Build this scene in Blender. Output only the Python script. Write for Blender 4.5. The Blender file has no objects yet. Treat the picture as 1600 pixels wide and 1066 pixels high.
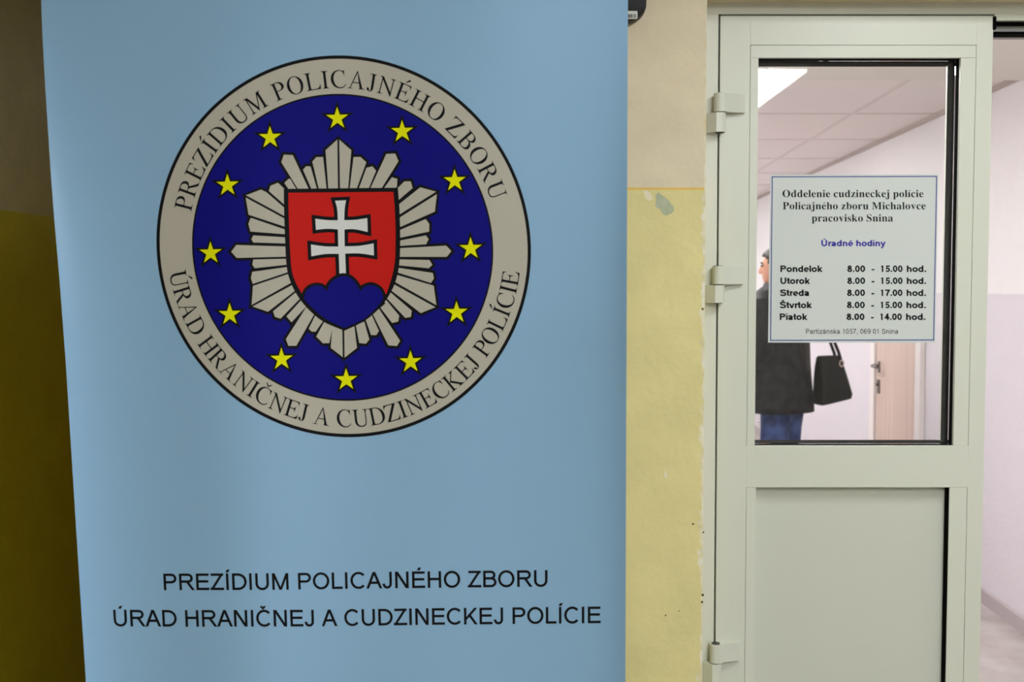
import bpy, bmesh, math, random
from mathutils import Vector, Matrix
random.seed(7)
SC = bpy.context.scene
COL = SC.collection
PI = math.pi

# ------------------------------------------------------------------ camera
CAM = Vector((0.0, 0.0, 1.55))
F = 1600.0                       # focal length in pixels of the 1600 px wide frame
OX, OY = 880.0, 533.0            # optical centre (the photograph is a crop)
PITCH = math.radians(2.97)
cam = bpy.data.cameras.new('camera')
cam.sensor_width = 36.0
cam.lens = 36.0 * F / 1600.0
cam.shift_x = -(OX - 800.0) / 1600.0
cam.clip_start = 0.05
cam.dof.use_dof = True
cam.dof.focus_distance = 1.95
cam.dof.aperture_fstop = 7.0
cam_o = bpy.data.objects.new('camera', cam)
cam_o.location = CAM
cam_o.rotation_euler = (PI / 2 - PITCH, 0, 0)
COL.objects.link(cam_o)
SC.camera = cam_o

# ------------------------------------------------------------------ world, exposure, lamp strengths
W = bpy.data.worlds.new('world')
SC.world = W
W.use_nodes = True
W.node_tree.nodes['Background'].inputs[0].default_value = (0.9, 0.95, 1.0, 1)
W.node_tree.nodes['Background'].inputs[1].default_value = 0.02
SC.view_settings.view_transform = 'Standard'
SC.view_settings.look = 'None'
SC.view_settings.gamma = 1.0
SC.view_settings.exposure = 0.0
HALL_LAMP = 70.0
DOOR_LAMP = 31.0
LOBBY_LAMP = 28.0
HALL_COL = (0.955, 0.99, 1.0)
CORR_LAMP = 17.5
CORR_COL = (0.99, 0.985, 0.985)

# ------------------------------------------------------------------ measuring helpers
def ray(px, py):
    """direction from the camera through a photograph pixel"""
    x, y = (px - OX) / F, -(py - OY) / F
    c, s = math.cos(PITCH), math.sin(PITCH)
    return Vector((x, c + y * s, -s + y * c))

def at(px, py, Y):
    """the point of the plane y = Y seen at a pixel"""
    d = ray(px, py)
    return CAM + d * ((Y - CAM.y) / d.y)

# ------------------------------------------------------------------ materials
def srgb(r, g, b):
    f = lambda v: (v / 255 / 12.92) if v <= 10 else ((v / 255 + 0.055) / 1.055) ** 2.4
    return (f(r), f(g), f(b))

def mat(name, col, rough=0.5, spec=0.5, metal=0.0, emit=None, strength=0.0):
    m = bpy.data.materials.new(name)
    m.use_nodes = True
    p = m.node_tree.nodes['Principled BSDF']
    p.inputs['Base Color'].default_value = (*col, 1)
    p.inputs['Roughness'].default_value = rough
    p.inputs['Specular IOR Level'].default_value = spec
    p.inputs['Metallic'].default_value = metal
    if emit:
        p.inputs['Emission Color'].default_value = (*emit, 1)
        p.inputs['Emission Strength'].default_value = strength
    return m

def bump(m, scale, strength, dist=0.002, detail=4, coords='Object'):
    t = m.node_tree
    tc = t.nodes.new('ShaderNodeTexCoord'); n = t.nodes.new('ShaderNodeTexNoise'); b = t.nodes.new('ShaderNodeBump')
    n.inputs['Scale'].default_value = scale; n.inputs['Detail'].default_value = detail
    b.inputs['Strength'].default_value = strength; b.inputs['Distance'].default_value = dist
    t.links.new(tc.outputs[coords], n.inputs['Vector'])
    t.links.new(n.outputs['Fac'], b.inputs['Height'])
    t.links.new(b.outputs['Normal'], t.nodes['Principled BSDF'].inputs['Normal'])
    return m

def mottle(m, c1, c2, scale, detail=3, lo=0.35, hi=0.65, stretch=(1, 1, 1)):
    """two colours of the same surface mixed by noise"""
    t = m.node_tree
    tc = t.nodes.new('ShaderNodeTexCoord'); mp = t.nodes.new('ShaderNodeMapping'); n = t.nodes.new('ShaderNodeTexNoise'); r = t.nodes.new('ShaderNodeValToRGB')
    mp.inputs['Scale'].default_value = stretch
    n.inputs['Scale'].default_value = scale; n.inputs['Detail'].default_value = detail
    r.color_ramp.elements[0].position = lo; r.color_ramp.elements[1].position = hi
    r.color_ramp.elements[0].color = (*c1, 1); r.color_ramp.elements[1].color = (*c2, 1)
    t.links.new(tc.outputs['Object'], mp.inputs['Vector']); t.links.new(mp.outputs['Vector'], n.inputs['Vector'])
    t.links.new(n.outputs['Fac'], r.inputs['Fac']); t.links.new(r.outputs['Color'], t.nodes['Principled BSDF'].inputs['Base Color'])
    return m

def two_tone(name, low, high, line, zline, band=0.0, blotch=0.06, rough=0.6):
    """wall paint: one colour below a height, another above, with an optional painted line between"""
    m = mat(name, low, rough, 0.3)
    t = m.node_tree; L = t.links
    tc = t.nodes.new('ShaderNodeTexCoord'); sp = t.nodes.new('ShaderNodeSeparateXYZ')
    L.new(tc.outputs['Object'], sp.inputs['Vector'])
    def gt(v):
        n = t.nodes.new('ShaderNodeMath'); n.operation = 'GREATER_THAN'; n.inputs[1].default_value = v
        L.new(sp.outputs['Z'], n.inputs[0]); return n
    def mix(a, b, fac):
        n = t.nodes.new('ShaderNodeMix'); n.data_type = 'RGBA'
        for sock, v in ((n.inputs[6], a), (n.inputs[7], b)):
            if isinstance(v, tuple): sock.default_value = (*v, 1)
            else: L.new(v, sock)
        L.new(fac, n.inputs[0]); return n.outputs[2]
    c = mix(low, line, gt(zline - band).outputs[0])
    c = mix(c, high, gt(zline).outputs[0])
    n = t.nodes.new('ShaderNodeTexNoise'); n.inputs['Scale'].default_value = 9; n.inputs['Detail'].default_value = 6
    L.new(tc.outputs['Object'], n.inputs['Vector'])
    hs = t.nodes.new('ShaderNodeHueSaturation'); mr = t.nodes.new('ShaderNodeMapRange')
    mr.inputs[1].default_value = 0.3; mr.inputs[2].default_value = 0.7; mr.inputs[3].default_value = 1 - blotch; mr.inputs[4].default_value = 1 + blotch
    L.new(n.outputs['Fac'], mr.inputs[0]); L.new(mr.outputs[0], hs.inputs['Value']); L.new(c, hs.inputs['Color'])
    L.new(hs.outputs[0], t.nodes['Principled BSDF'].inputs['Base Color'])
    return bump(m, 45, 0.35, 0.004, 6)

# ------------------------------------------------------------------ object helpers
def tag(o, label=None, cat=None, group=None, kind=None):
    for k, v in (('label', label), ('category', cat), ('group', group), ('kind', kind)):
        if v: o[k] = v
    return o

def thing(name, loc, label, cat, group=None, rz=0.0, kind=None):
    o = bpy.data.objects.new(name, None)
    o.empty_display_size = 0.1
    o.location = loc; o.rotation_euler = (0, 0, rz)
    COL.objects.link(o)
    return tag(o, label, cat, group, kind)

def link(name, me, mats, parent=None, world=True):
    """one mesh object; with world=True the mesh is given in world space and moved into its root's space"""
    for m in (mats if isinstance(mats, (list, tuple)) else [mats]):
        me.materials.append(m)
    o = bpy.data.objects.new(name, me)
    COL.objects.link(o)
    if parent is not None:
        r = parent
        while r.parent is not None: r = r.parent
        o.parent = parent
        if world:
            M = Matrix.Translation(r.location) @ Matrix.Rotation(r.rotation_euler.z, 4, 'Z')
            me.transform(M.inverted())
    return o

class MB:
    """collects shapes into one mesh"""
    def __init__(s): s.bm = bmesh.new(); s.mi = 0
    def _fin(s, faces):
        for f in faces: f.material_index = s.mi
    def box(s, x0, x1, y0, y1, z0, z1, bev=0.0, seg=2):
        vs = [s.bm.verts.new((x, y, z)) for x in (x0, x1) for y in (y0, y1) for z in (z0, z1)]
        q = [(0, 1, 3, 2), (4, 6, 7, 5), (0, 4, 5, 1), (2, 3, 7, 6), (0, 2, 6, 4), (1, 5, 7, 3)]
        fs = [s.bm.faces.new([vs[i] for i in f]) for f in q]
        s._fin(fs)
        if bev > 0:
            es = list({e for f in fs for e in f.edges})
            r = bmesh.ops.bevel(s.bm, geom=es, offset=bev, segments=seg, affect='EDGES', profile=0.5)
            s._fin(r['faces'])
        return s
    def prism(s, poly, axis, a, b):
        """poly in the two other axes (in order), swept along axis from a to b"""
        def P(u, v, w): return {'x': (w, u, v), 'y': (u, w, v), 'z': (u, v, w)}[axis]
        lo = [s.bm.verts.new(P(u, v, a)) for u, v in poly]; hi = [s.bm.verts.new(P(u, v, b)) for u, v in poly]
        n = len(poly)
        fs = [s.bm.faces.new(lo), s.bm.faces.new(hi)] + [s.bm.faces.new((lo[i], lo[(i + 1) % n], hi[(i + 1) % n], hi[i])) for i in range(n)]
        s._fin(fs)
        return s
    def loft(s, rings, cap=True):
        R = [[s.bm.verts.new(p) for p in r] for r in rings]
        fs = []
        for a, b in zip(R, R[1:]):
            n = len(a)
            fs += [s.bm.faces.new((a[i], a[(i + 1) % n], b[(i + 1) % n], b[i])) for i in range(n)]
        if cap: fs += [s.bm.faces.new(R[0]), s.bm.faces.new(R[-1])]
        s._fin(fs)
        return s
    def tube(s, pts, rad, n=12, closed=False):
        pts = [Vector(p) for p in pts]
        rad = rad if isinstance(rad, (list, tuple)) else [rad] * len(pts)
        up = Vector((0.13, 0.31, 0.94)); rings = []
        for i, p in enumerate(pts):
            a = pts[max(i - 1, 0)]; b = pts[min(i + 1, len(pts) - 1)]
            d = (b - a).normalized()
            u = d.cross(up).normalized(); v = d.cross(u).normalized()
            rings.append([p + (u * math.cos(2 * PI * k / n) + v * math.sin(2 * PI * k / n)) * rad[i] for k in range(n)])
        return s.loft(rings)
    def ball(s, c, r, u=16, v=10, sc=(1, 1, 1)):
        rr = bmesh.ops.create_uvsphere(s.bm, u_segments=u, v_segments=v, radius=r, matrix=Matrix.Translation(c) @ Matrix.Diagonal((*sc, 1)))
        s._fin({f for w in rr['verts'] for f in w.link_faces})
        return s
    def mesh(s, name, smooth=0):
        bmesh.ops.recalc_face_normals(s.bm, faces=s.bm.faces[:])
        me = bpy.data.meshes.new(name); s.bm.to_mesh(me); s.bm.free()
        if smooth:
            me.shade_smooth()
            if smooth < 180: me.set_sharp_from_angle(angle=math.radians(smooth))
        return me
    def build(s, name, mats, parent=None, smooth=0, world=True):
        return link(name, s.mesh(name, smooth), mats, parent, world)

# ------------------------------------------------------------------ lettering
H, XH = 716.0, 519.0
def earc(cx, cy, rx, ry, a0, a1, n=14):
    return [(cx + rx * math.cos(math.radians(a0 + (a1 - a0) * i / n)), cy + ry * math.sin(math.radians(a0 + (a1 - a0) * i / n))) for i in range(n + 1)]

def stroke(pts, w, closed=False):
    """a polyline thickened to width w, as quads with mitred joints"""
    P = [Vector(p) for p in pts]
    Q = [P[0]]
    for p in P[1:]:
        if (p - Q[-1]).length > 1e-6: Q.append(p)
    P = Q; n = len(P); L, R = [], []
    for i in range(n):
        if closed: a, b = P[i - 1], P[(i + 1) % n]
        else: a, b = P[max(i - 1, 0)], P[min(i + 1, n - 1)]
        d1 = (P[i] - a).normalized() if (P[i] - a).length > 1e-9 else (b - P[i]).normalized()
        d2 = (b - P[i]).normalized() if (b - P[i]).length > 1e-9 else d1
        n1 = Vector((-d1.y, d1.x)); n2 = Vector((-d2.y, d2.x)); m = (n1 + n2)
        m = m / max(m.length_squared / 2, 0.35)
        L.append(P[i] + m * w / 2); R.append(P[i] - m * w / 2)
    return [[tuple(L[i]), tuple(L[(i + 1) % n]), tuple(R[(i + 1) % n]), tuple(R[i])] for i in range(n if closed else n - 1)]

def diag(x0, y0, x1, y1, w):
    """a slanted bar cut horizontally at both ends"""
    hw = w / 2 * math.hypot(x1 - x0, y1 - y0) / abs(y1 - y0)
    return [[(x0 - hw, y0), (x0 + hw, y0), (x1 + hw, y1), (x1 - hw, y1)]]

def spline(P, n=6):
    out = []
    for i in range(len(P) - 1):
        p0, p1, p2, p3 = (Vector(P[max(i - 1, 0)]), Vector(P[i]), Vector(P[i + 1]), Vector(P[min(i + 2, len(P) - 1)]))
        for k in range(n):
            t = k / n
            out.append(tuple(0.5 * ((2 * p1) + (p2 - p0) * t + (2 * p0 - 5 * p1 + 4 * p2 - p3) * t * t + (3 * p1 - p0 - 3 * p2 + p3) * t ** 3)))
    return out + [tuple(P[-1])]

ACC = {'Í': ('I', 'a'), 'Ú': ('U', 'a'), 'É': ('E', 'a'), 'Č': ('C', 'v'), 'Š': ('S', 'v'), 'á': ('a', 'a'), 'é': ('e', 'a'), 'í': ('i', 'a')}
def sans(ch, w):
    """plain grotesque letters: (advance, quads), em = 1000"""
    h = w / 2; B = w > 110
    S = lambda *p: stroke(list(p), w)
    if ch in ACC:
        base, acc = ACC[ch]
        adv, q = sans(base, w)
        xs = [p[0] for f in q for p in f]; c = (min(xs) + max(xs)) / 2
        y = H if base.isupper() else XH
        if base == 'i': q = [f for f in q if max(p[1] for p in f) < XH + 40]
        if acc == 'a': q = q + diag(c - 10, y + 45, c + 60, y + 165, w * 1.0)
        else: q = q + stroke([(c - 95, y + 160), (c, y + 65), (c + 95, y + 160)], w * 0.8)
        return adv, q
    if ch == ' ': return 278, []
    if ch == 'I': return 278, S((139, 0), (139, H))
    if ch == 'E':
        x = 79 + h
        return 667, S((x, 0), (x, H)) + S((x, h), (622, h)) + S((x, 375), (588, 375)) + S((x, H - h), (612, H - h))
    if ch == 'L': return 556, S((73 + h, 0), (73 + h, H)) + S((73 + h, h), (522, h))
    if ch == 'H': return 722, S((80 + h, 0), (80 + h, H)) + S((642 - h, 0), (642 - h, H)) + S((80 + h, 380), (642 - h, 380))
    if ch in 'PR':
        x = 78 + h; r = (622 if ch == 'P' else 655) - h; yb = (291 if ch == 'P' else 318) + h; t = H - h; ry = (t - yb) / 2
        q = S((x, 0), (x, H)) + stroke([(x, t)] + earc(r - ry * 1.05, (t + yb) / 2, ry * 1.05, ry, 90, -90, 16) + [(x, yb)], w)
        if ch == 'R': q += diag(405, yb, 655, 0, w)
        return (667 if ch == 'P' else 722), q
    if ch == 'D':
        x = 77 + h; r = 685 - h
        return 722, stroke([(x, h), (x, H - h), (310, H - h)] + earc(330, H / 2, r - 330, H / 2 - h, 88, -88, 20) + [(310, h)], w, True)
    if ch == 'B':
        x = 73 + h; t = H - h; m = 385
        return 667, S((x, 0), (x, H)) + stroke([(x, t)] + earc(590 - h - (t - m) / 2, (t + m) / 2, (t - m) / 2, (t - m) / 2, 90, -90) + [(x, m)], w) + stroke([(x, m)] + earc(628 - h - (m - h) / 2, (m + h) / 2, (m - h) / 2, (m - h) / 2, 90, -90) + [(x, h)], w)
    if ch == 'O': return 778, stroke(earc(388, H / 2, 345 - h, 370 - h, 0, 360, 36)[:-1], w, True)
    if ch == 'C': return 722, stroke(earc(390, H / 2, 342 - h, 370 - h, 42, 318, 30), w)
    if ch == 'U':
        x0, x1 = 79 + h, 642 - h
        return 722, stroke([(x0, H)] + earc((x0 + x1) / 2, 265, (x1 - x0) / 2, 277 - h, 180, 360, 20) + [(x1, H)], w)
    if ch == 'J':
        x0, x1 = 28 + h, 424 - h
        return 500, stroke([(x1, H)] + earc((x0 + x1) / 2, 205, (x1 - x0) / 2, 217 - h, 360, 180, 18), w)
    if ch == 'Z':
        return 611, S((50, H - h), (572, H - h)) + S((20, h), (588, h)) + diag(35 + w * .6, h, 557 - w * .6, H - h, w * .95)
    if ch == 'N': return 722, S((76 + h, 0), (76 + h, H)) + S((640 - h, 0), (640 - h, H)) + diag(76 + w * .58, H, 640 - w * .58, 0, w)
    if ch == 'M': return 833, S((74 + h, 0), (74 + h, H)) + S((758 - h, 0), (758 - h, H)) + diag(74 + w * .56, H, 416, 0, w * .95) + diag(758 - w * .56, H, 416, 0, w * .95)
    if ch == 'A': return 667, diag(w * .53, 0, 334, H, w) + diag(667 - w * .53, 0, 334, H, w) + S((130, 250), (537, 250))
    if ch == 'K': return 667, S((73 + h, 0), (73 + h, H)) + diag(73 + h, 195, 575, H, w * .95) + diag(590, 0, 285, 430, w)
    if ch == 'S':
        k = h - 45
        return 667, stroke(spline([(582 - k, 520 + k * .3), (500, 630 - k * .4), (335, 672 - k), (170, 635 - k * .6), (105 + k, 530), (170, 430), (340, 372), (520, 300), (575 - k, 195), (500, 80 + k * .6), (340, 33 + k), (165, 75 + k * .5), (88 + k, 215 - k * .4)]), w)
    if ch == 'o': return 580, stroke(earc(290, XH / 2, 258 - h, 271 - h, 0, 360, 30)[:-1], w, True)
    if ch in 'nh':
        x0, x1 = 66 + h, 515 - h
        return 580, S((x0, 0), (x0, XH if ch == 'n' else H)) + stroke([(x1, 0)] + earc((x0 + x1) / 2, 320, (x1 - x0) / 2, 211 - h, 0, 180, 16), w)
    if ch == 'd': return 580, S((515 - h, 0), (515 - h, H)) + stroke(earc(275, XH / 2, 240 - h, 271 - h, 0, 360, 30)[:-1], w, True)
    if ch == 'e': return 556, stroke([(35 + h, 250), (520, 250)], w * .68) + stroke(earc(280, XH / 2, 245 - h, 271 - h, -2, 312, 26), w * .96)
    if ch == 'l': return 250, S((125, 0), (125, H))
    if ch == 'i': return 250, S((125, 0), (125, XH)) + S((125, 610), (125, H))
    if ch == 'k': return 530, S((66 + h, 0), (66 + h, H)) + diag(66 + h, 130, 440, XH, w * .95) + diag(455, 0, 235, 330, w)
    if ch == 't': return 310, stroke([(150, 680), (150, 120), (175, h + 12), (285, h - 4)], w) + S((20, XH - h * .9), (285, XH - h * .9))
    if ch == 'r': return 360, S((66 + h, 0), (66 + h, XH)) + stroke([(66 + h, 300), (110 + h, 420), (215, XH - h + 8), (340, XH - h)], w)
    if ch == 'a':
        x = 470 - h
        return 556, stroke([(x + 15, 0), (x, 80), (x, 350)] + earc((x + 70) / 2, 350, (x - 70) / 2, 181 - h, 0, 165, 14), w) + stroke([(x, 300), (300, 278)] + earc(215, 150, 175 - h, 148 - h * .8, 75, 270, 14) + [(330, 65 + h * .4), (x, 160)], w)
    if ch == 'v': return 520, diag(w * .53, XH, 260, 0, w * .95) + diag(520 - w * .53, XH, 260, 0, w * .95)
    if ch == 'y': return 520, diag(w * .53, XH, 265, 10, w * .95) + diag(520 - w * .53, XH, 210, -150, w * .95) + S((60, -165), (225, -165))
    if ch == 'z': return 500, S((40, XH - h), (462, XH - h)) + S((28, h), (472, h)) + diag(40 + w * .6, h, 450 - w * .6, XH - h, w * .9)
    if ch == 's': return 520, stroke([(x * .72 + 20, y * .73) for x, y in spline([(560, 520), (500, 630), (335, 665), (170, 630), (115, 530), (170, 430), (340, 372), (520, 300), (570, 195), (500, 80), (340, 42), (165, 75), (95, 200)])], w * .9)
    if ch == '0': return 556, stroke(earc(278, H / 2, 235 - h, 365 - h, 0, 360, 30)[:-1], w, True)
    if ch == '8': return 556, stroke(earc(278, 535, 200 - h, 188 - h, 0, 360, 24)[:-1], w, True) + stroke(earc(278, 205, 238 - h, 217 - h, 0, 360, 26)[:-1], w, True)
    if ch == '1': return 556, S((355 - h, 0), (355 - h, H)) + diag(130, 560, 345 - h, 690, w * .55)
    if ch == '4': return 556, S((430 - h, 0), (430 - h, H)) + S((30, 160 + h), (530, 160 + h)) + diag(60 + h * .6, 180, 390 - h * .5, H, w * .85)
    if ch == '5': return 556, S((120, H - h), (490, H - h)) + stroke([(135 + h, H - h), (100 + h * .7, 350)] + earc(272, 235, 240 - h, 247 - h, 135, -155, 24), w)
    if ch == '7': return 556, S((45, H - h), (515, H - h)) + stroke([(475, H - h), (330, 440), (240, 180), (215, 0)], w)
    if ch == '6': return 556, stroke(earc(282, 232, 240 - h, 244 - h, 0, 360, 26)[:-1], w, True) + stroke(earc(290, 340, 248 - h, 387 - h, 50, 195, 16), w)
    if ch == '9': return 556, stroke(earc(274, 484, 240 - h, 244 - h, 0, 360, 26)[:-1], w, True) + stroke(earc(266, 376, 248 - h, 387 - h, 230, 375, 16), w)
    if ch == '.': return 278, S((139 - h, h * 1.05), (139 + h, h * 1.05))
    if ch == ',': return 278, S((139 - h, h * 1.05), (139 + h, h * 1.05)) + diag(139 + h * .4, h, 110, -120, w * .6)
    if ch == '-': return 333, S((35, 250), (300, 250))
    raise KeyError(ch)

_serif = {}
def serif_glyph(ch, bold):
    """roman serif letter outline (em = 1) as polygons: (xmin, xmax, polys)"""
    key = (ch, bold)
    if key in _serif: return _serif[key]
    if bold: u = 0x1D400 + ord(ch) - 65 if ch.isupper() else 0x1D41A + ord(ch) - 97
    else: u = 0x1D434 + ord(ch) - 65
    c = bpy.data.curves.new('glyph', 'FONT'); c.body = chr(u); c.size = 1.0; c.resolution_u = 6
    o = bpy.data.objects.new('glyph', c); COL.objects.link(o)
    bpy.context.view_layer.update()
    me = bpy.data.meshes.new_from_object(o.evaluated_get(bpy.context.evaluated_depsgraph_get()))
    k = 0.0 if bold else -0.277
    V = [(v.co.x + k * v.co.y, v.co.y) for v in me.vertices]
    polys = [[V[i] for i in p.vertices] for p in me.polygons]
    bpy.data.objects.remove(o); bpy.data.curves.remove(c); bpy.data.meshes.remove(me)
    xs = [p[0] for q in polys for p in q]
    _serif[key] = (min(xs), max(xs), polys)
    return _serif[key]

TIMES = dict(A=.722, B=.667, C=.667, D=.722, E=.611, H=.722, I=.333, J=.389, K=.722, L=.611, M=.889, N=.722, O=.722, P=.556, R=.667, U=.722, Z=.611)
TIMESB = dict(zip('OdelnicuzkjpoPahérbrMvSs', [.778, .556, .444, .278, .556, .278, .444, .556, .444, .556, .333, .556, .5, .611, .5, .556, .444, .444, .556, .444, .944, .5, .556, .389]))
def serif(ch, bold):
    """(advance, polys) with the cap height scaled to 0.662 em"""
    if ch == ' ': return .25, []
    acc = None
    if ch in ACC: ch, acc = ACC[ch]
    if ch == 'A' and not bold:
        polys = [[(.10, .03), (.135, .03), (.372, .62), (.345, .674)], [(.49, .02), (.60, .02), (.372, .674), (.345, .674)], [(.2, .215), (.5, .215), (.487, .25), (.214, .25)],
                 [(.01, 0), (.215, 0), (.215, .019), (.01, .019)], [(.44, 0), (.70, 0), (.70, .019), (.44, .019)], [(.075, .015), (.16, .015), (.132, .04), (.104, .05)], [(.475, .015), (.645, .015), (.595, .05), (.482, .05)]]
        adv = .722
    else:
        x0, x1, pl = serif_glyph(ch, bold)
        _, _, ref = serif_glyph('H', bold)
        s = .662 / max(p[1] for q in ref for p in q)
        adv = (TIMESB if bold else TIMES)[ch]
        off = (adv - (x1 - x0) * s) / 2 - x0 * s - (.06 if ch == 'j' else 0)
        polys = [[(x * s + off, y * s) for x, y in q] for q in pl]
    if acc:
        top = .662 if ch.isupper() else .47
        c = adv / 2
        if ch == 'i': polys = [q for q in polys if max(p[1] for p in q) < .5]
        if acc == 'a': polys = polys + [[(c - .06, top + .05), (c - .02, top + .05), (c + .13, top + .16), (c + .10, top + .20), (c + .06, top + .20)]]
        else: polys = polys + [[(c - .13, top + .17), (c - .02, top + .05), (c, top + .10), (c - .10, top + .19)], [(c + .13, top + .17), (c + .02, top + .05), (c, top + .10), (c + .10, top + .19)], [(c - .02, top + .05), (c + .02, top + .05), (c, top + .10)]]
    return adv, polys

def fit_line(text, glyph, x0, x1, base, cap_px, cap_em, lean=lambda x: 0.0, track=0.0):
    """glyph polygons of a line, in pixels of the photograph's frame: left and right ink edges x0, x1; base(x) the baseline"""
    s = cap_px / cap_em; out = []; pen = 0.0; ink = []
    for ch in text:
        adv, polys = glyph(ch)
        for q in polys: ink.append([(pen + x, y) for x, y in q])
        pen += adv + track
    xs = [p[0] for q in ink for p in q]; a, b = min(xs), max(xs); k = (x1 - x0) / (b - a)
    for q in ink:
        r = []
        for x, y in q:
            X = x0 + (x - a) * k
            r.append((X - y * s * lean(X) * 1.0, base(X) - y * s))
        out.append(r)
    return out

def interp(tab):
    def f(x):
        if x <= tab[0][0]: i = 0
        elif x >= tab[-1][0]: i = len(tab) - 2
        else: i = max(k for k in range(len(tab) - 1) if tab[k][0] <= x)
        (a, b), (c, d) = tab[i], tab[i + 1]
        return b + (d - b) * (x - a) / (c - a)
    return f

def flat(name, polys, mapper, m, parent, cut=0):
    """printed flat shapes: polygons laid onto a surface by mapper(px, py)"""
    bm = bmesh.new()
    for q in polys:
        try: bm.faces.new([bm.verts.new((x, y, 0)) for x, y in q])
        except ValueError: pass
    bmesh.ops.triangulate(bm, faces=[f for f in bm.faces if len(f.verts) > 4])
    if cut:
        xs = [v.co.x for v in bm.verts]; x = math.floor(min(xs) / cut) * cut + cut
        while x < max(xs):
            bmesh.ops.bisect_plane(bm, geom=bm.verts[:] + bm.edges[:] + bm.faces[:], plane_co=(x, 0, 0), plane_no=(1, 0, 0), dist=1e-5)
            x += cut
    for v in bm.verts: v.co = mapper(v.co.x, v.co.y)
    bm.normal_update()
    for f in bm.faces:
        c = f.calc_center_median()
        if f.normal.dot(CAM - c) < 0: f.normal_flip()
    me = bpy.data.meshes.new(name); bm.to_mesh(me); bm.free()
    return link(name, me, m, parent)

# ================================================================== THE SETTING
YW = 2.412          # face of the wall beside the door
YD = 2.50           # face of the door leaf and its frame
XR = 2.07           # right wall of the corridor beyond the door
ZC = 2.513          # its tiled ceiling
ZH = 2.75           # ceiling of the hall
z_line = at(1040, 293, YW).z
x_edge = at(1101.5, 450, YW).x                     # where the wall ends and the door frame begins
x_left = -1.12                                     # left end of that wall, behind the banner
XL = -(z_line - CAM.z) * F / 118.0 * (880 - 30) / F  # dark side wall further left: same paint line
z_dado = CAM.z - 0.028

M_yellow = srgb(222, 210, 150); M_beige = srgb(221, 207, 180); M_line = srgb(228, 192, 104)
m_hall = two_tone('hall wall paint', M_yellow, M_beige, M_line, z_line, 0.006)
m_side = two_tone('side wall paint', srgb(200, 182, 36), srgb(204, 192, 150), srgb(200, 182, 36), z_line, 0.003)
m_corr = two_tone('corridor wall paint', srgb(225, 219, 225), srgb(242, 239, 239), srgb(225, 219, 225), z_dado, 0.0, 0.01)
m_plaster = bump(mat('white plaster', srgb(228, 222, 214), 0.8, 0.2), 60, 0.1)
m_dimwall = mat('grey hall wall paint', srgb(166, 162, 154), 0.8, 0.2)
m_hallceil = mat('hall ceiling paint', srgb(208, 206, 199), 0.8, 0.2)
m_tile = bump(mat('ceiling tile', srgb(236, 226, 224), 0.85, 0.2), 150, 0.12)
m_tbar = mat('ceiling rail', srgb(218, 207, 204), 0.5, 0.4)
m_vinyl = mottle(bump(mat('grey vinyl floor', srgb(178, 170, 166), 0.42, 0.4), 30, 0.05), srgb(170, 160, 156), srgb(192, 184, 180), 6, 6)
m_hallfloor = mottle(mat('hall terrazzo floor', srgb(150, 140, 125), 0.5, 0.4), srgb(128, 116, 102), srgb(168, 158, 142), 40, 6)
m_skirt = mat('grey skirting', srgb(186, 174, 176), 0.5, 0.4)
m_frame = mat('off-white door coating', srgb(208, 210, 197), 0.38, 0.45)
m_panel = bump(mat('off-white door panel', srgb(201, 203, 191), 0.4, 0.45), 300, 0.05, 0.0004)
m_rubber = mat('black rubber', srgb(8, 8, 8), 0.95, 0.05)
m_pin = mat('dark hinge pin', srgb(50, 50, 44), 0.4, 0.5)
m_wood = mottle(mat('pale wood veneer', srgb(214, 186, 166), 0.45, 0.4), srgb(202, 176, 162), srgb(216, 194, 182), 3, 4, 0.3, 0.7, (9, 9, 0.5))
m_steel = mat('dull steel', srgb(120, 112, 106), 0.35, 0.5, 0.8)

def structure(name, mb, mats, label, parent=None, smooth=0):
    o = mb.build(name, mats, parent, smooth)
    if parent is None: tag(o, label, name.split('_')[0] if name.split('_')[0] != 'trim' else 'door frame', None, 'structure')
    return o

YB = -3.2; XRH = 2.6; XLH = -1.35
structure('floor', MB().box(-2.6, 2.7, YB, YD + 0.05, -0.1, 0.0), m_hallfloor, 'speckled stone floor of the hall in front of the door')
structure('floor_corridor', MB().box(-0.1, XR + 0.1, YD + 0.05, 14.0, -0.1, 0.0), m_vinyl, 'grey vinyl floor of the bright corridor beyond the door')
structure('ceiling', MB().box(-2.6, 2.7, YB, YD + 0.2, ZH, ZH + 0.1), m_hallceil, 'white ceiling of the hall above the banner')
# wall beside the door: pier plus lintel over the frame, one piece
z_lint = at(1300, -12, YW).z
mb = MB()
mb.prism([(x_left, 0), (x_edge, 0), (x_edge, z_lint), (XRH, z_lint), (XRH, ZH), (x_left, ZH)], 'y', YW, YW + 0.2)
wall_door = structure('wall_front', mb, m_hall, 'yellow and beige painted wall between the banner and the door')
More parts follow.
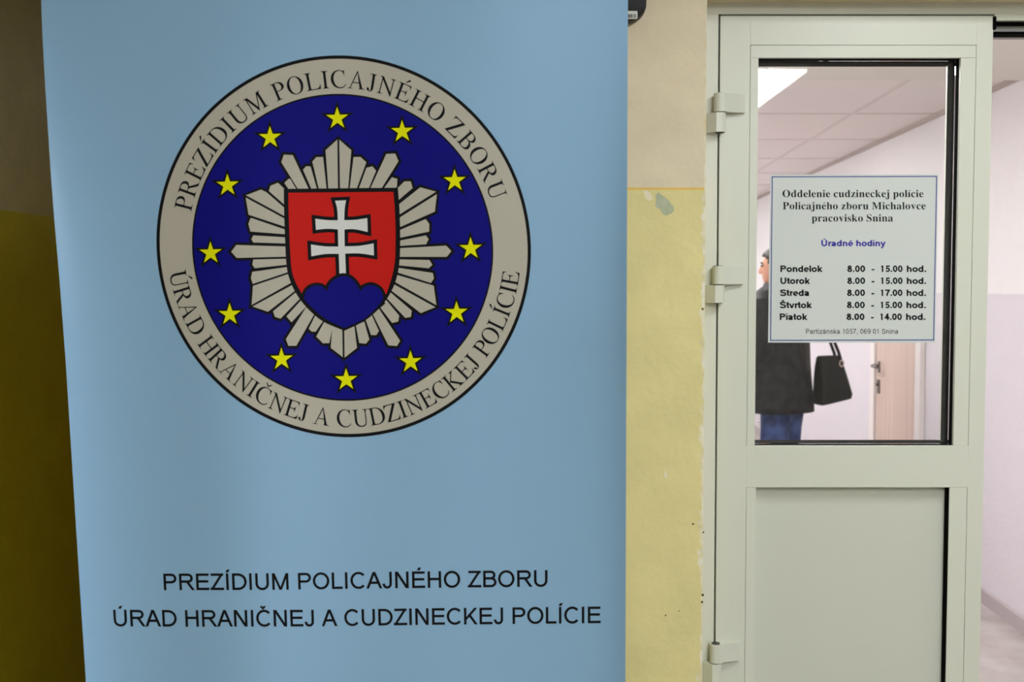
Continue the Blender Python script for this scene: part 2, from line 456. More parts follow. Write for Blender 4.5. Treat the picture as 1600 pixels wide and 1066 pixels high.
# worn spots of the wall: chipped paint, filler, ragged edge by the frame
m_chip = mottle(mat('bare grey-green plaster', srgb(164, 172, 144), 0.7, 0.2), srgb(172, 178, 148), srgb(184, 190, 164), 60, 4)
m_fill = mat('pale filler', srgb(230, 220, 192), 0.8, 0.2)
m_ragged = mottle(mat('ragged plaster edge', srgb(206, 196, 160), 0.8, 0.2), srgb(216, 204, 160), srgb(232, 226, 206), 40, 4)
on_wall = lambda e: (lambda x, y: at(x, y, YW - e))
chip = [(1029, 300), (1033, 304), (1041, 310), (1047, 315), (1048, 319), (1053, 323), (1053, 330), (1050, 333), (1042, 337), (1037, 336), (1033, 331), (1032, 327), (1028, 326), (1024, 322), (1025, 311), (1024, 305)]
flat('paint_chip', [chip], on_wall(0.0004), m_chip, wall_door)['label'] = 'grey-green bare patch where paint has chipped'
flat('filler_patch', [[(1005, 298), (1012, 297), (1018, 304), (1020, 312), (1014, 314), (1008, 310)], [(1038, 737), (1040, 735), (1044, 748), (1038, 746)]], on_wall(0.0004), m_fill, wall_door)['label'] = 'pale smear of filler under the painted line'
rag = []
for i in range(76):
    y0, y1 = -12 + i * 15, 3 + i * 15
    xe = at(0, 0, YW) and None
    e0 = OX + (x_edge) * F / (YW) * (1 - 0.0) ; lean = -(e0 - OX) / 30800.0
    a, b = e0 + lean * (y0 - 450), e0 + lean * (y1 - 450)
    w0 = 3.0 + 4.5 * random.random() if 290 < y0 else 1.5 + 3.0 * random.random()
    rag.append([(a - w0, y0), (a - w0 * random.uniform(.4, 1.5), (y0 + y1) / 2), (b - w0 * .6, y1), (b + .3, y1), (a + .3, y0)])
flat('ragged_edge', rag, on_wall(0.0003), m_ragged, wall_door)['label'] = 'ragged unpainted plaster edge along the frame'
specks = [(1083, 819, 1.6), (1099, 832, 1.5), (1040, 962, 1.4), (1098, 930, 2.2), (1097, 941, 2.0), (1061, 955, 1.0), (1098, 483, 1.8)]
flat('speck', [[(x + r * math.cos(a * PI / 3) * 1.1, y + r * math.sin(a * PI / 3)) for a in range(6)] for x, y, r in specks], on_wall(0.0005), mat('dark dent', srgb(92, 80, 52), 0.8, 0.1), wall_door)['label'] = 'small dark dents in the yellow paint'
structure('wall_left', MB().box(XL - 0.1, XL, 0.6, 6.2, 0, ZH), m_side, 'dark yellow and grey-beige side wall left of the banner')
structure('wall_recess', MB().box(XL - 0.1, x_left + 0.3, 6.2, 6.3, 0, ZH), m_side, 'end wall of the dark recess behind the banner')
structure('wall_hall', MB().box(XLH - 0.1, XLH, YB, 0.4, 0, ZH), m_dimwall, 'painted hall wall behind the viewpoint on the left')
structure('wall_right', MB().box(XRH, XRH + 0.1, YB, YW + 0.2, 0, ZH), m_dimwall, 'painted hall wall right of the doorway')
structure('wall_back', MB().box(-2.6, XRH + 0.1, YB - 0.1, YB, 0, ZH), m_dimwall, 'painted hall wall behind the viewpoint')
structure('ceiling_recess', MB().box(XL - 0.1, x_left + 0.3, YD + 0.2, 6.3, ZH, ZH + 0.1), m_hallceil, 'ceiling of the dark recess behind the banner')
structure('floor_recess', MB().box(XL - 0.1, -0.1, YD + 0.05, 6.3, -0.1, 0.0), m_hallfloor, 'floor of the dark recess behind the banner')
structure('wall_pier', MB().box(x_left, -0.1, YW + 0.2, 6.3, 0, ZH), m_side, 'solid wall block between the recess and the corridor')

# corridor beyond the door
structure('wall_corridor', MB().box(XR, XR + 0.1, YD + 0.16, 14.0, 0, ZH), m_corr, 'white corridor wall with a grey-lilac lower half beyond the door')
structure('wall_corridor_left', MB().box(-0.1, 0.0, YD + 0.16, 14.0, 0, ZH), m_corr, 'white corridor wall on the hidden left side')
structure('wall_corridor_end', MB().box(-0.1, XR + 0.1, 14.0, 14.1, 0, ZH), m_corr, 'far white end wall of the corridor')
Y_STEP = (CAM.z + 0.9 - CAM.z) * F / (450 - 130)
structure('ceiling_lobby', MB().box(-0.1, XR + 0.1, YD + 0.2, Y_STEP, CAM.z + 0.9, ZH + 0.1), m_plaster, 'lower plain ceiling strip just beyond the door')
ceil = structure('ceiling_corridor', MB().box(-0.1, XR + 0.1, Y_STEP, 14.0, ZC, ZC + 0.1), m_tile, 'tiled ceiling of the corridor')
mb = MB()
for x in (0.4, 1.0, 1.6): mb.box(x - 0.012, x + 0.012, Y_STEP, 14.0, ZC - 0.004, ZC)
for k in range(9): mb.box(0, XR, 5.72 + k * 0.98 - 0.012, 5.72 + k * 0.98 + 0.012, ZC - 0.0035, ZC)
mb.build('ceiling_rail', m_tbar, ceil)['label'] = 'grey metal grid rails between the ceiling tiles'
MB().box(XR - 0.016, XR, Y_STEP, 14.0, ZC - 0.024, ZC).build('edge_shadow_rail', mat('shadow grey edge rail', srgb(190, 177, 171), 0.6, 0.3), ceil)  # trim whose darker grey paints in the shadow line between wall and ceiling
structure('baseboard_right', MB().prism([(XR - 0.012, 0), (XR, 0), (XR, 0.075), (XR - 0.006, 0.075), (XR - 0.012, 0.068)], 'y', YD + 0.16, 5.86), m_skirt, 'grey skirting strip along the corridor wall')

# door frame: jamb, header, right jamb
x_seam = at(1119.6, 450, YD).x; x_leaf0 = at(1122.2, 450, YD).x; x_leaf1 = at(1543.5, 450, YD).x
z_top = at(1340, 24.5, YD).z; z_head = at(1340, 22.2, YD).z
XJ = 1.78
fr = thing('trim_1', (x_edge, YD, 0), 'off-white door frame set back behind the edge of the yellow wall', 'door frame', kind='structure')
MB().box(x_edge - 0.05, x_seam, YD, YD + 0.11, 0, z_head, 0.0008).build('jamb', m_frame, fr)
MB().box(x_edge - 0.05, XJ + 0.06, YD, YD + 0.11, z_head, z_lint + 0.03, 0.0008).build('header', m_frame, fr)
MB().box(XJ, XJ + 0.06, YD, YD + 0.11, 0, z_head, 0.0008).build('jamb', m_frame, fr)
zh = lambda y: at(1580, y, YD).z
MB().box(x_leaf1 + 0.002, XJ, YD, YD + 0.03, zh(31.8), z_head, 0.0004).build('header_lip', m_frame, fr)
MB().box(x_leaf1 + 0.002, XJ, YD + 0.012, YD + 0.05, at(1580, 38, YD + .012).z, zh(31.8), 0.001).build('seal_strip', m_rubber, fr)
m_alu = mat('grey rebate', srgb(150, 146, 142), 0.5, 0.4)
MB().box(x_leaf1 + 0.002, XJ, YD + 0.03, YD + 0.11, at(1580, 49.5, YD + .03).z, zh(30), 0.0004).build('rebate', m_alu, fr)
MB().box(x_leaf1 + 0.002, XJ, YD + 0.024, YD + 0.06, at(1580, 53.2, YD + .024).z, at(1580, 49.3, YD + .024).z, 0.0008).build('seal_strip', m_rubber, fr)
MB().box(x_edge - 0.02, x_leaf0 + 0.02, YD + 0.055, YD + 0.11, 0, z_head).build('rebate', mat('grey gap rebate', srgb(146, 142, 126), 0.6, 0.3), fr)

# the door leaf
d1 = thing('door_1', (x_leaf0, YD, 0), 'off-white half-glazed door leaf with a paper notice on its pane', 'door', kind='structure')
TH = 0.098
gl, gr = at(1181.8, 450, YD).x, at(1494.5, 450, YD).x
gt, gb = at(1340, 90.3, YD).z, at(1330, 697, YD).z
pt = at(1330, 762, YD).z; pl, pr = at(1181.5, 762, YD).x, at(1483.6, 762, YD).x
bw = at(1169, 450, YD).x; bwr = at(1518, 450, YD).x; zb1 = at(1340, 70.5, YD).z
mb = MB(); e = 0.0012
mb.box(x_leaf0, bw, YD, YD + TH, 0.012, z_top, e).box(bwr, x_leaf1, YD, YD + TH, 0.012, z_top, e)
mb.box(bw - .001, bwr + .001, YD, YD + TH, zb1, z_top, e).box(bw - .001, bwr + .001, YD, YD + TH, pt, gb, e).box(bw - .001, bwr + .001, YD, YD + TH, 0.012, 0.16, e)
mb.build('leaf_frame', m_frame, d1)
mb = MB(); s = 0.0006
for (x0, x1, z0, z1) in ((bw + s, gl, gb, gt), (gr, bwr - s, gb, gt), (bw + s, bwr - s, gt + .0003, zb1 - s), (bw + s, pl, 0.16, pt), (pr, bwr - s, 0.16, pt)):
    mb.box(x0, x1, YD + 0.0004, YD + TH - 0.001, z0, z1, 0.0006)
mb.build('glazing_bead', m_frame, d1)
mb = MB(); g = 0.0005
for (x0, x1, z0, z1) in ((gl - .004, gl + g, gb, gt), (gr - g, gr + .004, gb, gt), (gl, gr, gt - g, gt + .004), (gl, gr, gb - .004, gb + g)):
    mb.box(x0, x1, YD + 0.011, YD + (0.085 if x0 > gl + .1 else 0.0975), z0, z1)
mb.build('glazing_seal', m_rubber, d1)['label'] = 'black seal and spacer around the pane'
m_glass = bpy.data.materials.new('clear glass'); m_glass.use_nodes = True
t = m_glass.node_tree; t.nodes.clear()
o_ = t.nodes.new('ShaderNodeOutputMaterial'); mx = t.nodes.new('ShaderNodeMixShader'); tr = t.nodes.new('ShaderNodeBsdfTransparent'); gs = t.nodes.new('ShaderNodeBsdfGlossy'); fn = t.nodes.new('ShaderNodeFresnel')
tr.inputs[0].default_value = (0.985, 0.99, 0.985, 1); gs.inputs['Roughness'].default_value = 0.02; fn.inputs[0].default_value = 1.45
t.links.new(fn.outputs[0], mx.inputs[0]); t.links.new(tr.outputs[0], mx.inputs[1]); t.links.new(gs.outputs[0], mx.inputs[2]); t.links.new(mx.outputs[0], o_.inputs[0])
YG = YD + 0.030
MB().box(gl + 0.001, gr - 0.001, YG, YG + 0.005, gb + 0.001, gt - 0.001).build('glass_pane', m_glass, d1)
m_etch = mat('faint glass stamp', srgb(176, 176, 170), 0.7, 0.3)
etch = []
for cx, cy in ((1196.5, 111),): etch += stroke(earc(cx, cy, 5, 5, 0, 360, 20)[:-1], 1.0, True)
for x0, y0, x1, y1 in ((1192, 119, 1200, 119.8), (1192, 126, 1200, 126.8), (1192, 119, 1192.8, 127), (1199.2, 119, 1200, 127), (1194, 122, 1198, 123.5), (1193, 132, 1199, 133), (1193, 136, 1199, 137)):
    etch.append([(x0, y0), (x1, y0), (x1, y1), (x0, y1)])
for x0, y0, x1, y1 in ((1184, 660, 1189, 661), (1184, 664, 1189, 665), (1184, 668, 1189, 669)):
    etch.append([(x0, y0), (x1, y0), (x1, y1), (x0, y1)])
flat('glass_stamp', etch, lambda x, y: at(x, y, YG - 0.0003), m_etch, d1)
MB().box(pl - .003, pr + .003, YD + 0.030, YD + 0.06, 0.15, pt + .003).build('lower_panel', m_panel, d1)
mb = MB(); mb.box(pr - g, pr + .004, YD + 0.002, YD + 0.0299, 0.16, pt - .0002)
mb.build('panel_seal', m_rubber, d1)['label'] = 'black seal down the right side of the panel'
MB().box(x_leaf1 - 0.002, x_leaf1 + 0.0055, YD - 0.004, YD + 0.02, at(1552, 46, YD).z, at(1552, 26, YD).z, 0.0006).build('seal_cap', m_rubber, d1)
# hinges
def hinge(py_top, py_mid, py_bot, full=True):
    xa = at(1122.5, 450, YD - 0.018).x; ya = YD - 0.018; R_ = 0.0145
    z1, zm, z0 = at(1122, py_top, ya - R_).z, at(1122, py_mid, ya - R_).z, at(1122, py_bot, ya - R_).z
    def knuckle(sgn, wid, za, zb):
        arc = [(xa + sgn * -1 * R_ * math.sin(a), ya - R_ * math.cos(a)) for a in [i * PI / 16 for i in range(0, 17)]]
        poly = arc + [(xa + sgn * 0.004, YD + 0.0), (xa + sgn * wid, YD + 0.0), (xa + sgn * wid, YD - 0.009), (xa + sgn * wid * .96, YD - 0.0105), (xa + sgn * 0.020, YD - 0.022), (xa + sgn * .010, ya - R_ * .99)]
        m = MB(); m.prism(poly, 'z', za, zb); return m
    h_ = knuckle(1, 0.062, zm + 0.0012, z1).build('hinge', m_frame, d1, 40)
    knuckle(-1, 0.033, z0, zm - 0.0012).build('frame_wing', m_frame, h_, 40)
    c = [(xa + 0.0108 * math.cos(i * PI / 10), ya + 0.0108 * math.sin(i * PI / 10)) for i in range(20)]
    MB().prism(c, 'z', z0 - 0.0016, z1 + 0.0012).build('hinge_pin', m_pin, h_, 40)
hinge(144.5, 174.5, 205.5); hinge(415.5, 445, 473.5); hinge(1009, 1038.5, 1070)

# wooden door on the corridor's right wall
d2 = thing('door_2', (XR, 6.3, 0), 'pale wood door with a dark lever handle on the corridor wall', 'door', kind='structure')
MB().box(XR - 0.016, XR + 0.0, 5.93, 6.70, 0.01, 1.99, 0.002).build('leaf', m_wood, d2)
hb = MB().box(XR - 0.022, XR - 0.016, 6.615, 6.655, 1.0, 1.075, 0.002).build('handle', m_steel, d2)
MB().tube([(XR - 0.02, 6.635, 1.045), (XR - 0.06, 6.635, 1.045), (XR - 0.068, 6.62, 1.045), (XR - 0.068, 6.52, 1.043)], [.011, .011, .011, .009], 10).build('lever', m_steel, hb, 40)
MB().box(XR - 0.024, XR - 0.016, 6.612, 6.658, 0.865, 0.955, 0.002).tube([(XR - .02, 6.635, .925), (XR - .035, 6.635, .925)], .012, 12).build('lock_plate', m_steel, d2)
t2 = thing('trim_2', (XR, 6.3, 0), 'white frame around the pale wood corridor door', 'door frame', kind='structure')
mb = MB().box(XR - 0.03, XR, 5.84, 5.925, 0, 2.08, .003).box(XR - 0.03, XR, 6.705, 6.80, 0, 2.08, .003).box(XR - 0.03, XR, 5.925, 6.705, 1.995, 2.08, .003)
mb.build('architrave', mat('white frame coating', srgb(236, 228, 226), .4, .4), t2)
structure('baseboard_far', MB().box(XR - 0.012, XR, 6.805, 14.0, 0, 0.075), m_skirt, 'grey skirting strip beyond the wood door')

# ------------------------------------------------------------------ lamps
m_house = mat('white lamp housing', srgb(235, 235, 232), .4, .4)
m_hlamp = mat('lit hall diffuser', (0.9, 0.9, 0.9), .5, .3, 0, HALL_COL, HALL_LAMP)
m_dlamp = mat('lit hall diffuser by the door', (0.9, 0.9, 0.9), .5, .3, 0, HALL_COL, DOOR_LAMP)
m_clamp = mat('lit corridor diffuser', (0.9, 0.9, 0.9), .5, .3, 0, CORR_COL, CORR_LAMP)
def lamp(x, y, z, wx, wy, m, label, group, rz=0):
    r = thing('ceiling_light', (x, y, z), label, 'ceiling light', group, rz)
    MB().box(-wx / 2 - .015, wx / 2 + .015, -wy / 2 - .015, wy / 2 + .015, -0.05, -0.001, .004).build('housing', m_house, r, 0, False)
    MB().box(-wx / 2, wx / 2, -wy / 2, wy / 2, -0.058, -0.05).build('diffuser', m, r, 0, False)
    return r
lamp(1.085, -1.4, ZH, 0.30, 2.0, m_hlamp, 'lit white ceiling panel of the hall, behind the viewpoint', 'hall ceiling lights', math.radians(-2.9))
lamp(1.14, 1.15, ZH, 0.30, 0.9, m_dlamp, 'lit white ceiling panel of the hall, in front of the door', 'hall ceiling lights')
lamp(0.62, 6.6, ZC, 0.55, 1.15, m_clamp, 'lit corridor ceiling panel nearest to the glazed door', 'corridor ceiling lights')
lamp(0.62, 9.3, ZC, 0.55, 1.15, m_clamp, 'lit corridor ceiling panel over the standing person', 'corridor ceiling lights')
lamp(0.62, 12.2, ZC, 0.55, 1.15, m_clamp, 'lit corridor ceiling panel farthest from the door', 'corridor ceiling lights')
lamp(0.45, 3.55, CAM.z + 0.9, 0.3, 1.1, mat('lit lobby diffuser', (0.9, 0.9, 0.9), .5, .3, 0, CORR_COL, LOBBY_LAMP), 'lit ceiling panel under the lower corridor ceiling', 'corridor ceiling lights')
lamp(-1.45, 5.5, ZH, 0.3, 0.6, mat('added recess fill diffuser', (0.9, 0.9, 0.9), .5, .3, 0, (0.97, 1.0, 0.95), 14.0), 'added unseen fill panel that brightens the dark recess', 'hall ceiling lights')  # unseen fill lamp, added to lift the dark side wall of the recess

# ================================================================== ROLL-UP BANNER
LEAN = math.radians(4.0)
BN = Vector((0, -math.cos(LEAN), -math.sin(LEAN)))         # its face leans towards the viewer at the top
BP = at(555, 533, 1.55)
edge_l = interp([(-260, 58), (-60, 62.5), (0, 64.2), (60, 66.5), (165, 72.5), (280, 80), (345, 85), (430, 92.5), (530, 100), (563, 102.5), (698, 111), (843, 120), (1063, 134), (2100, 200)])
edge_r = interp([(-260, 982), (0, 981.2), (533, 979), (1066, 977.2), (2100, 973)])
def amp(py): return 0.006 + 0.050 * min(1, max(0, (py + 60) / 560)) ** 1.2 if py < 500 else 0.056
def bow(s, py):
    """how far the fabric curls out of its mean plane, towards the viewer"""
    a = amp(py)
    k = min(1, max(0.15, (py + 100) / 500))
    curl = k * (0.020 * math.exp(-max(s, 0) / 0.045) + 0.012 * math.exp(-max(1 - s, 0) / 0.03))
    u = 2 * s - 1
    hump = 0.017 * k * math.exp(-((s - 0.30) / 0.13) ** 2)
    return a * u * u * (1.0 if u > 0 else 0.30) + hump + curl + 0.0012 * math.sin(s * 19 + py * 0.002)
def on_banner(px, py, lift=0.0):
    l, r = edge_l(py), edge_r(py)
    s = (px - l) / (r - l)
    p = BP + BN * (bow(s, py) + lift)
    d = ray(px, py)
    return CAM + d * ((p - CAM).dot(BN) / d.dot(BN))
def z_at(py): return on_banner(555, py).z
lo, hi = 1066, 4000
for _ in range(50):
    mid = (lo + hi) / 2
    if z_at(mid) > 0.10: lo = mid
    else: hi = mid
PY_BOT = lo
lo, hi = -600, 0
for _ in range(50):
    mid = (lo + hi) / 2
    if z_at(mid) > 2.06: lo = mid
    else: hi = mid
PY_TOP = lo
base = on_banner(555, PY_BOT)
ban = thing('roll_up_banner', (base.x, base.y, 0), 'tall light blue roll-up banner with a round police emblem, in front of the yellow wall', 'banner')

m_fab = bump(mat('light blue banner fabric', srgb(139, 180, 215), 0.42, 0.5), 900, 0.08, 0.0003)
ink = dict(black=srgb(14, 14, 18), grey=srgb(182, 178, 166), blue=srgb(8, 8, 122), yellow=srgb(228, 230, 0), red=srgb(196, 28, 22), white=srgb(214, 217, 216))
m_ink = {k: mat('print ' + k, v, 0.6, 0.14) for k, v in ink.items()}

def fabric_mesh():
    bm = bmesh.new(); rows = []
    pys = [PY_TOP + (PY_BOT - PY_TOP) * i / 60 for i in range(61)]
    S_ = [0, .006, .012, .018, .025, .032, .04, .05, .06, .075, .09] + [.09 + .91 * i / 70 for i in range(1, 71)]
    for py in pys:
        l, r = edge_l(py), edge_r(py)
        rows.append([bm.verts.new(on_banner(l + (r - l) * s, py)) for s in S_])
    for a, b in zip(rows, rows[1:]):
        for i in range(len(S_) - 1): bm.faces.new((a[i], a[i + 1], b[i + 1], b[i]))
    back = [[bm.verts.new(v.co - BN * 0.0006) for v in r_] for r_ in rows]
    for a, b in zip(back, back[1:]):
        for i in range(len(S_) - 1): bm.faces.new((a[i], b[i], b[i + 1], a[i + 1]))
    for j in range(len(rows) - 1):
        for i in (0, -1): bm.faces.new((rows[j][i], rows[j + 1][i], back[j + 1][i], back[j][i]))
    for j in (0, -1):
        for i in range(len(S_) - 1): bm.faces.new((rows[j][i], rows[j][i + 1], back[j][i + 1], back[j][i]))
    bmesh.ops.recalc_face_normals(bm, faces=bm.faces[:])
    me = bpy.data.meshes.new('fabric_panel'); bm.to_mesh(me); bm.free()
    me.shade_smooth(); me.set_sharp_from_angle(angle=math.radians(40))
    return me
fab = link('fabric_panel', fabric_mesh(), m_fab, ban)
# cassette, pole and top rail
tl, trr = on_banner(edge_l(PY_TOP), PY_TOP), on_banner(edge_r(PY_TOP), PY_TOP)
bl, br = on_banner(edge_l(PY_BOT), PY_BOT), on_banner(edge_r(PY_BOT), PY_BOT)
m_cas = mat('brushed aluminium', srgb(178, 180, 182), .35, .5, .9)
yb = base.y
MB().prism([(yb - .06, 0.012), (yb + .12, .012), (yb + .12, .07), (yb + .09, .098), (yb - .02, .10), (yb - .06, .06)], 'x', bl.x - .02, br.x + .02).build('cassette', m_cas, ban)
for xf in (bl.x + .12, br.x - .12): MB().box(xf - .02, xf + .02, yb - .16, yb + .20, 0, .014, .003).build('foot', m_cas, ban)
ytop = (tl.y + trr.y) / 2 + .012
MB().prism([(ytop - .012, tl.z - .015), (ytop + .014, tl.z - .015), (ytop + .014, tl.z + .015), (ytop + .0, tl.z + .02), (ytop - .012, tl.z + .012)], 'x', tl.x, trr.x).build('top_rail', m_cas, ban)
cxm = (tl.x + trr.x) / 2
MB().tube([(cxm, yb + .075, .07), (cxm, (yb + ytop) / 2 + .085, 1.1), (cxm, ytop + .02, tl.z)], .009, 12).build('support_pole', m_cas, ban, 40)

# --- emblem
EC, EX, EY = Vector((537.0, 385.0)), Vector((1.0, -0.008)), Vector((-0.035, -1.0))
def ell(r, th, c=EC, kx=292.2 / 298.2):
    """point of a circle printed round the emblem's centre; r in units of 298 px"""
    return tuple(c + EX * (r * kx * math.cos(th)) + EY * (r * math.sin(th)))
def disc(r, n=160, c=EC, kx=292.2 / 298.2): return [ell(r, 2 * PI * i / n, c, kx) for i in range(n)]
def ring(r0, r1, n=160, c=EC): return [[ell(r0, 2 * PI * i / n, c), ell(r0, 2 * PI * (i + 1) / n, c), ell(r1, 2 * PI * (i + 1) / n, c), ell(r1, 2 * PI * i / n, c)] for i in range(n)]
LAY = 0.00016
lay = lambda k: (lambda x, y: on_banner(x, y, LAY * k))
emb = flat('emblem', [disc(298.4)], lay(1), m_ink['black'], ban, 14)
emb['label'] = 'round police emblem printed on the banner'
flat('emblem_ring', [disc(293.2)], lay(2), m_ink['grey'], emb, 14)['label'] = 'grey ring with black serif lettering'
IC = Vector((535.4, 386.6))
flat('ring_edge', [disc(240.0, c=IC)], lay(3), m_ink['black'], emb, 14)
flat('blue_disc', [disc(237.3, c=IC)], lay(4), m_ink['blue'], emb, 14)
# ring lettering
def arc_text(text, r_base, cap, a0, a1, inward):
    """roman capitals round the ring; a0..a1 degrees, counter-clockwise from +x"""
    em = cap / .662; adv = [serif(c, False) for c in text]
    tot = sum(a for a, _ in adv); out = []; pen = 0.0
    span = math.radians(a1 - a0); k = abs(span) * r_base / (tot * em)
    for (a, polys) in adv:
        thc = math.radians(a0) + span * (pen + a / 2) / tot
        for q in polys:
            r_ = []
            for x, y in q:
                dx, dy = (x - a / 2) * em * min(k, 1.04), y * em
                # local frame at the letter's middle
                u = Vector((-math.sin(thc), math.cos(thc))) * (1 if inward else -1)
                n_ = Vector((math.cos(thc), math.sin(thc))) * (-1 if inward else 1)
                p = Vector((math.cos(thc), math.sin(thc))) * r_base + u * dx + n_ * dy
                r_.append(tuple(EC + EX * (p.x * 292.2 / 298.2) + EY * p.y))
            out.append(r_)
        pen += a
    return out
txt = arc_text('PREZÍDIUM POLICAJNÉHO ZBORU', 247.5, 27.5, 167.3, 16.0, False) + arc_text('ÚRAD HRANIČNEJ A CUDZINECKEJ POLÍCIE', 282.5, 27.0, 187.5, 351.3, True)
flat('ring_lettering', txt, lay(3), m_ink['black'], emb)
# stars
for cx, cy in ((527, 184), (422, 214), (355.5, 288.5), (329, 394.5), (359, 490.5), (440, 560.5), (541, 592.5), (641.5, 564.5), (713.5, 487.5), (735.5, 387.5), (710.5, 281.5), (628.5, 204.5)):
    def star(R, ri):
        out = []
        for i in range(10):
            a = PI / 2 + i * PI / 5 + math.radians(1.2); rr = R if i % 2 == 0 else ri
            out.append((cx + rr * math.cos(a), cy + 1.0 - rr * math.sin(a)))
        return out
    so_ = flat('star', [star(27.5, 10.6)], lay(5), m_ink['black'], emb)
    si_ = star(18.0, 6.9)
    bm = bmesh.new()
    # yellow star on its black outline, same part
    bm.from_mesh(so_.data)
    vs = [bm.verts.new(on_banner(x, y, LAY * 6) - Vector(ban.location)) for x, y in si_]
    f = bm.faces.new(vs); bm.normal_update()
    if f.normal.y > 0: f.normal_flip()
    f.material_index = 1
    bm.to_mesh(so_.data); bm.free()
    so_.data.materials.append(m_ink['yellow'])
# sunburst, measured ray by ray
cr = lambda pts: [(340 + x / 2.805, 200 + y / 2.805) for x, y in pts]
RAYS = [
 [(526, 48), (471, 97), (486, 300), (530, 300)], [(532, 48), (588, 97), (571, 300), (535, 300)],
 [(413, 147), (431, 126), (464, 125), (482, 290), (447, 290)], [(372, 183), (387, 166), (409, 167), (443, 290), (412, 275)], [(277, 150), (289, 115), (331, 117), (408, 282), (362, 288)],
 [(290, 241), (310, 221), (320, 222), (354, 280), (320, 285)], [(222, 277), (230, 252), (265, 238), (315, 285), (310, 354)],
 [(121, 295), (190, 268), (215, 280), (310, 362), (310, 398)], [(121, 302), (310, 404), (310, 440), (134, 382)],
 [(133, 421), (143, 393), (152, 394), (310, 448), (310, 469), (142, 456)], [(146, 488), (155, 469), (310, 478), (310, 509), (155, 504)],
 [(57, 543), (81, 511), (315, 518), (317, 566), (83, 572)], [(155, 575), (317, 571), (318, 600), (162, 617), (150, 600)],
 [(150, 629), (318, 606), (324, 629), (153, 686), (144, 660)], [(153, 691), (328, 632), (342, 670), (147, 779)], [(150, 783), (344, 677), (363, 698), (221, 808)],
 [(241, 803), (362, 702), (380, 732), (276, 838), (250, 830)], [(299, 826), (380, 737), (406, 767), (324, 855)], [(297, 926), (396, 770), (437, 797), (346, 957), (309, 957)],
 [(397, 880), (437, 800), (476, 830), (431, 895), (411, 895)], [(430, 915), (474, 833), (510, 852), (491, 945), (461, 946)],
 [(494, 965), (502, 850), (548, 865), (550, 1008)], [(555, 1010), (553, 865), (599, 850), (613, 965)],
 [(602, 855), (640, 832), (667, 928), (651, 948), (619, 945)], [(643, 830), (672, 808), (709, 890), (697, 910), (671, 910)], [(673, 806), (698, 775), (802, 933), (787, 958), (747, 955)],
 [(697, 770), (725, 735), (798, 822), (793, 850), (764, 857)], [(726, 733), (742, 705), (853, 800), (849, 830), (822, 835)],
 [(890, 814), (958, 786), (760, 676), (744, 702)], [(961, 780), (949, 690), (768, 637), (760, 668)],
 [(936, 682), (950, 660), (945, 634), (776, 609), (770, 630)], [(926, 617), (944, 600), (929, 577), (780, 574), (777, 603)],
 [(1005, 567), (1027, 540), (1003, 514), (783, 526), (780, 567)], [(915, 512), (927, 487), (914, 469), (783, 495), (783, 520)], [(929, 456), (930, 420), (913, 397), (783, 452), (783, 487)],
 [(954, 368), (963, 287), (783, 400), (783, 444)], [(961, 279), (888, 258), (780, 344), (783, 390)],
 [(857, 264), (848, 232), (818, 232), (770, 280), (775, 334)], [(788, 258), (790, 222), (763, 214), (708, 290), (750, 300)], [(795, 146), (780, 110), (738, 112), (658, 285), (708, 285)],
 [(697, 187), (679, 166), (651, 173), (608, 290), (654, 290)], [(654, 150), (627, 125), (594, 126), (574, 290), (603, 290)]]
def grow(poly, d):
    n = len(poly); A = sum(poly[i][0] * poly[(i + 1) % n][1] - poly[(i + 1) % n][0] * poly[i][1] for i in range(n))
    sg = 1 if A > 0 else -1; out = []
    for i in range(n):
        a, b, c = Vector(poly[i - 1]), Vector(poly[i]), Vector(poly[(i + 1) % n])
        d1, d2 = (b - a).normalized(), (c - b).normalized()
        n1, n2 = Vector((d1.y, -d1.x)) * sg, Vector((d2.y, -d2.x)) * sg
        m = n1 + n2; m = m / max(m.length_squared / 2, .5)
        out.append(tuple(b + m * d))
    return out
rays = [cr(r) for r in RAYS]
sb = flat('sunburst_outline', [grow(r, 3.6) for r in rays], lay(5), m_ink['black'], emb, 20)
sb['label'] = 'black outline of the rayed star'
flat('sunburst', [grow(r, -.7) for r in rays], lay(6), m_ink['grey'], emb, 20)['label'] = 'grey rayed star behind the shield'
def smooth_poly(parts):
    out = []
    for p in parts: out += p
    return out
sh = cr(smooth_poly([[(290, 267), (790, 262)], spline([(797, 350), (800, 450), (799, 560), (788, 645), (762, 715), (718, 780), (650, 842), (556, 889)]), spline([(556, 889), (465, 850), (400, 797), (350, 735), (318, 670), (302, 600), (294, 450), (291, 350)])]))
flat('shield', [sh], lay(7), m_ink['black'], emb, 20)['label'] = 'black edged shield'
red = cr(smooth_poly([[(310, 284), (770, 280)], spline([(776, 350), (780, 450), (778, 570), (766, 645), (742, 722)]), [(700, 790), (556, 850), (410, 790)], spline([(370, 727), (338, 668), (322, 600), (314, 450), (311, 350)])]))
flat('shield_field', [red], lay(8), m_ink['red'], emb, 20)['label'] = 'red field of the shield'
hump = spline([(378, 748), (388, 716), (410, 697), (437, 691), (462, 698), (479, 717)]) + spline([(479, 717), (492, 684), (518, 660), (549, 650), (582, 658), (608, 684), (626, 716)]) + spline([(626, 716), (640, 699), (668, 689), (694, 695), (716, 714), (727, 745)])
hump2 = hump + spline([(727, 745), (700, 785), (640, 838), (556, 877)]) + spline([(556, 877), (472, 836), (408, 782), (378, 748)])[1:-1]
hp = cr(hump2)
flat('hill_outline', [cr(hump + [(735, 770), (640, 850), (556, 885), (470, 848), (372, 765)])] + stroke(cr(hump), 9.5), lay(11), m_ink['black'], emb, 20)
flat('hill', [hp], lay(12), m_ink['blue'], emb, 20)['label'] = 'blue triple hill at the foot of the shield'
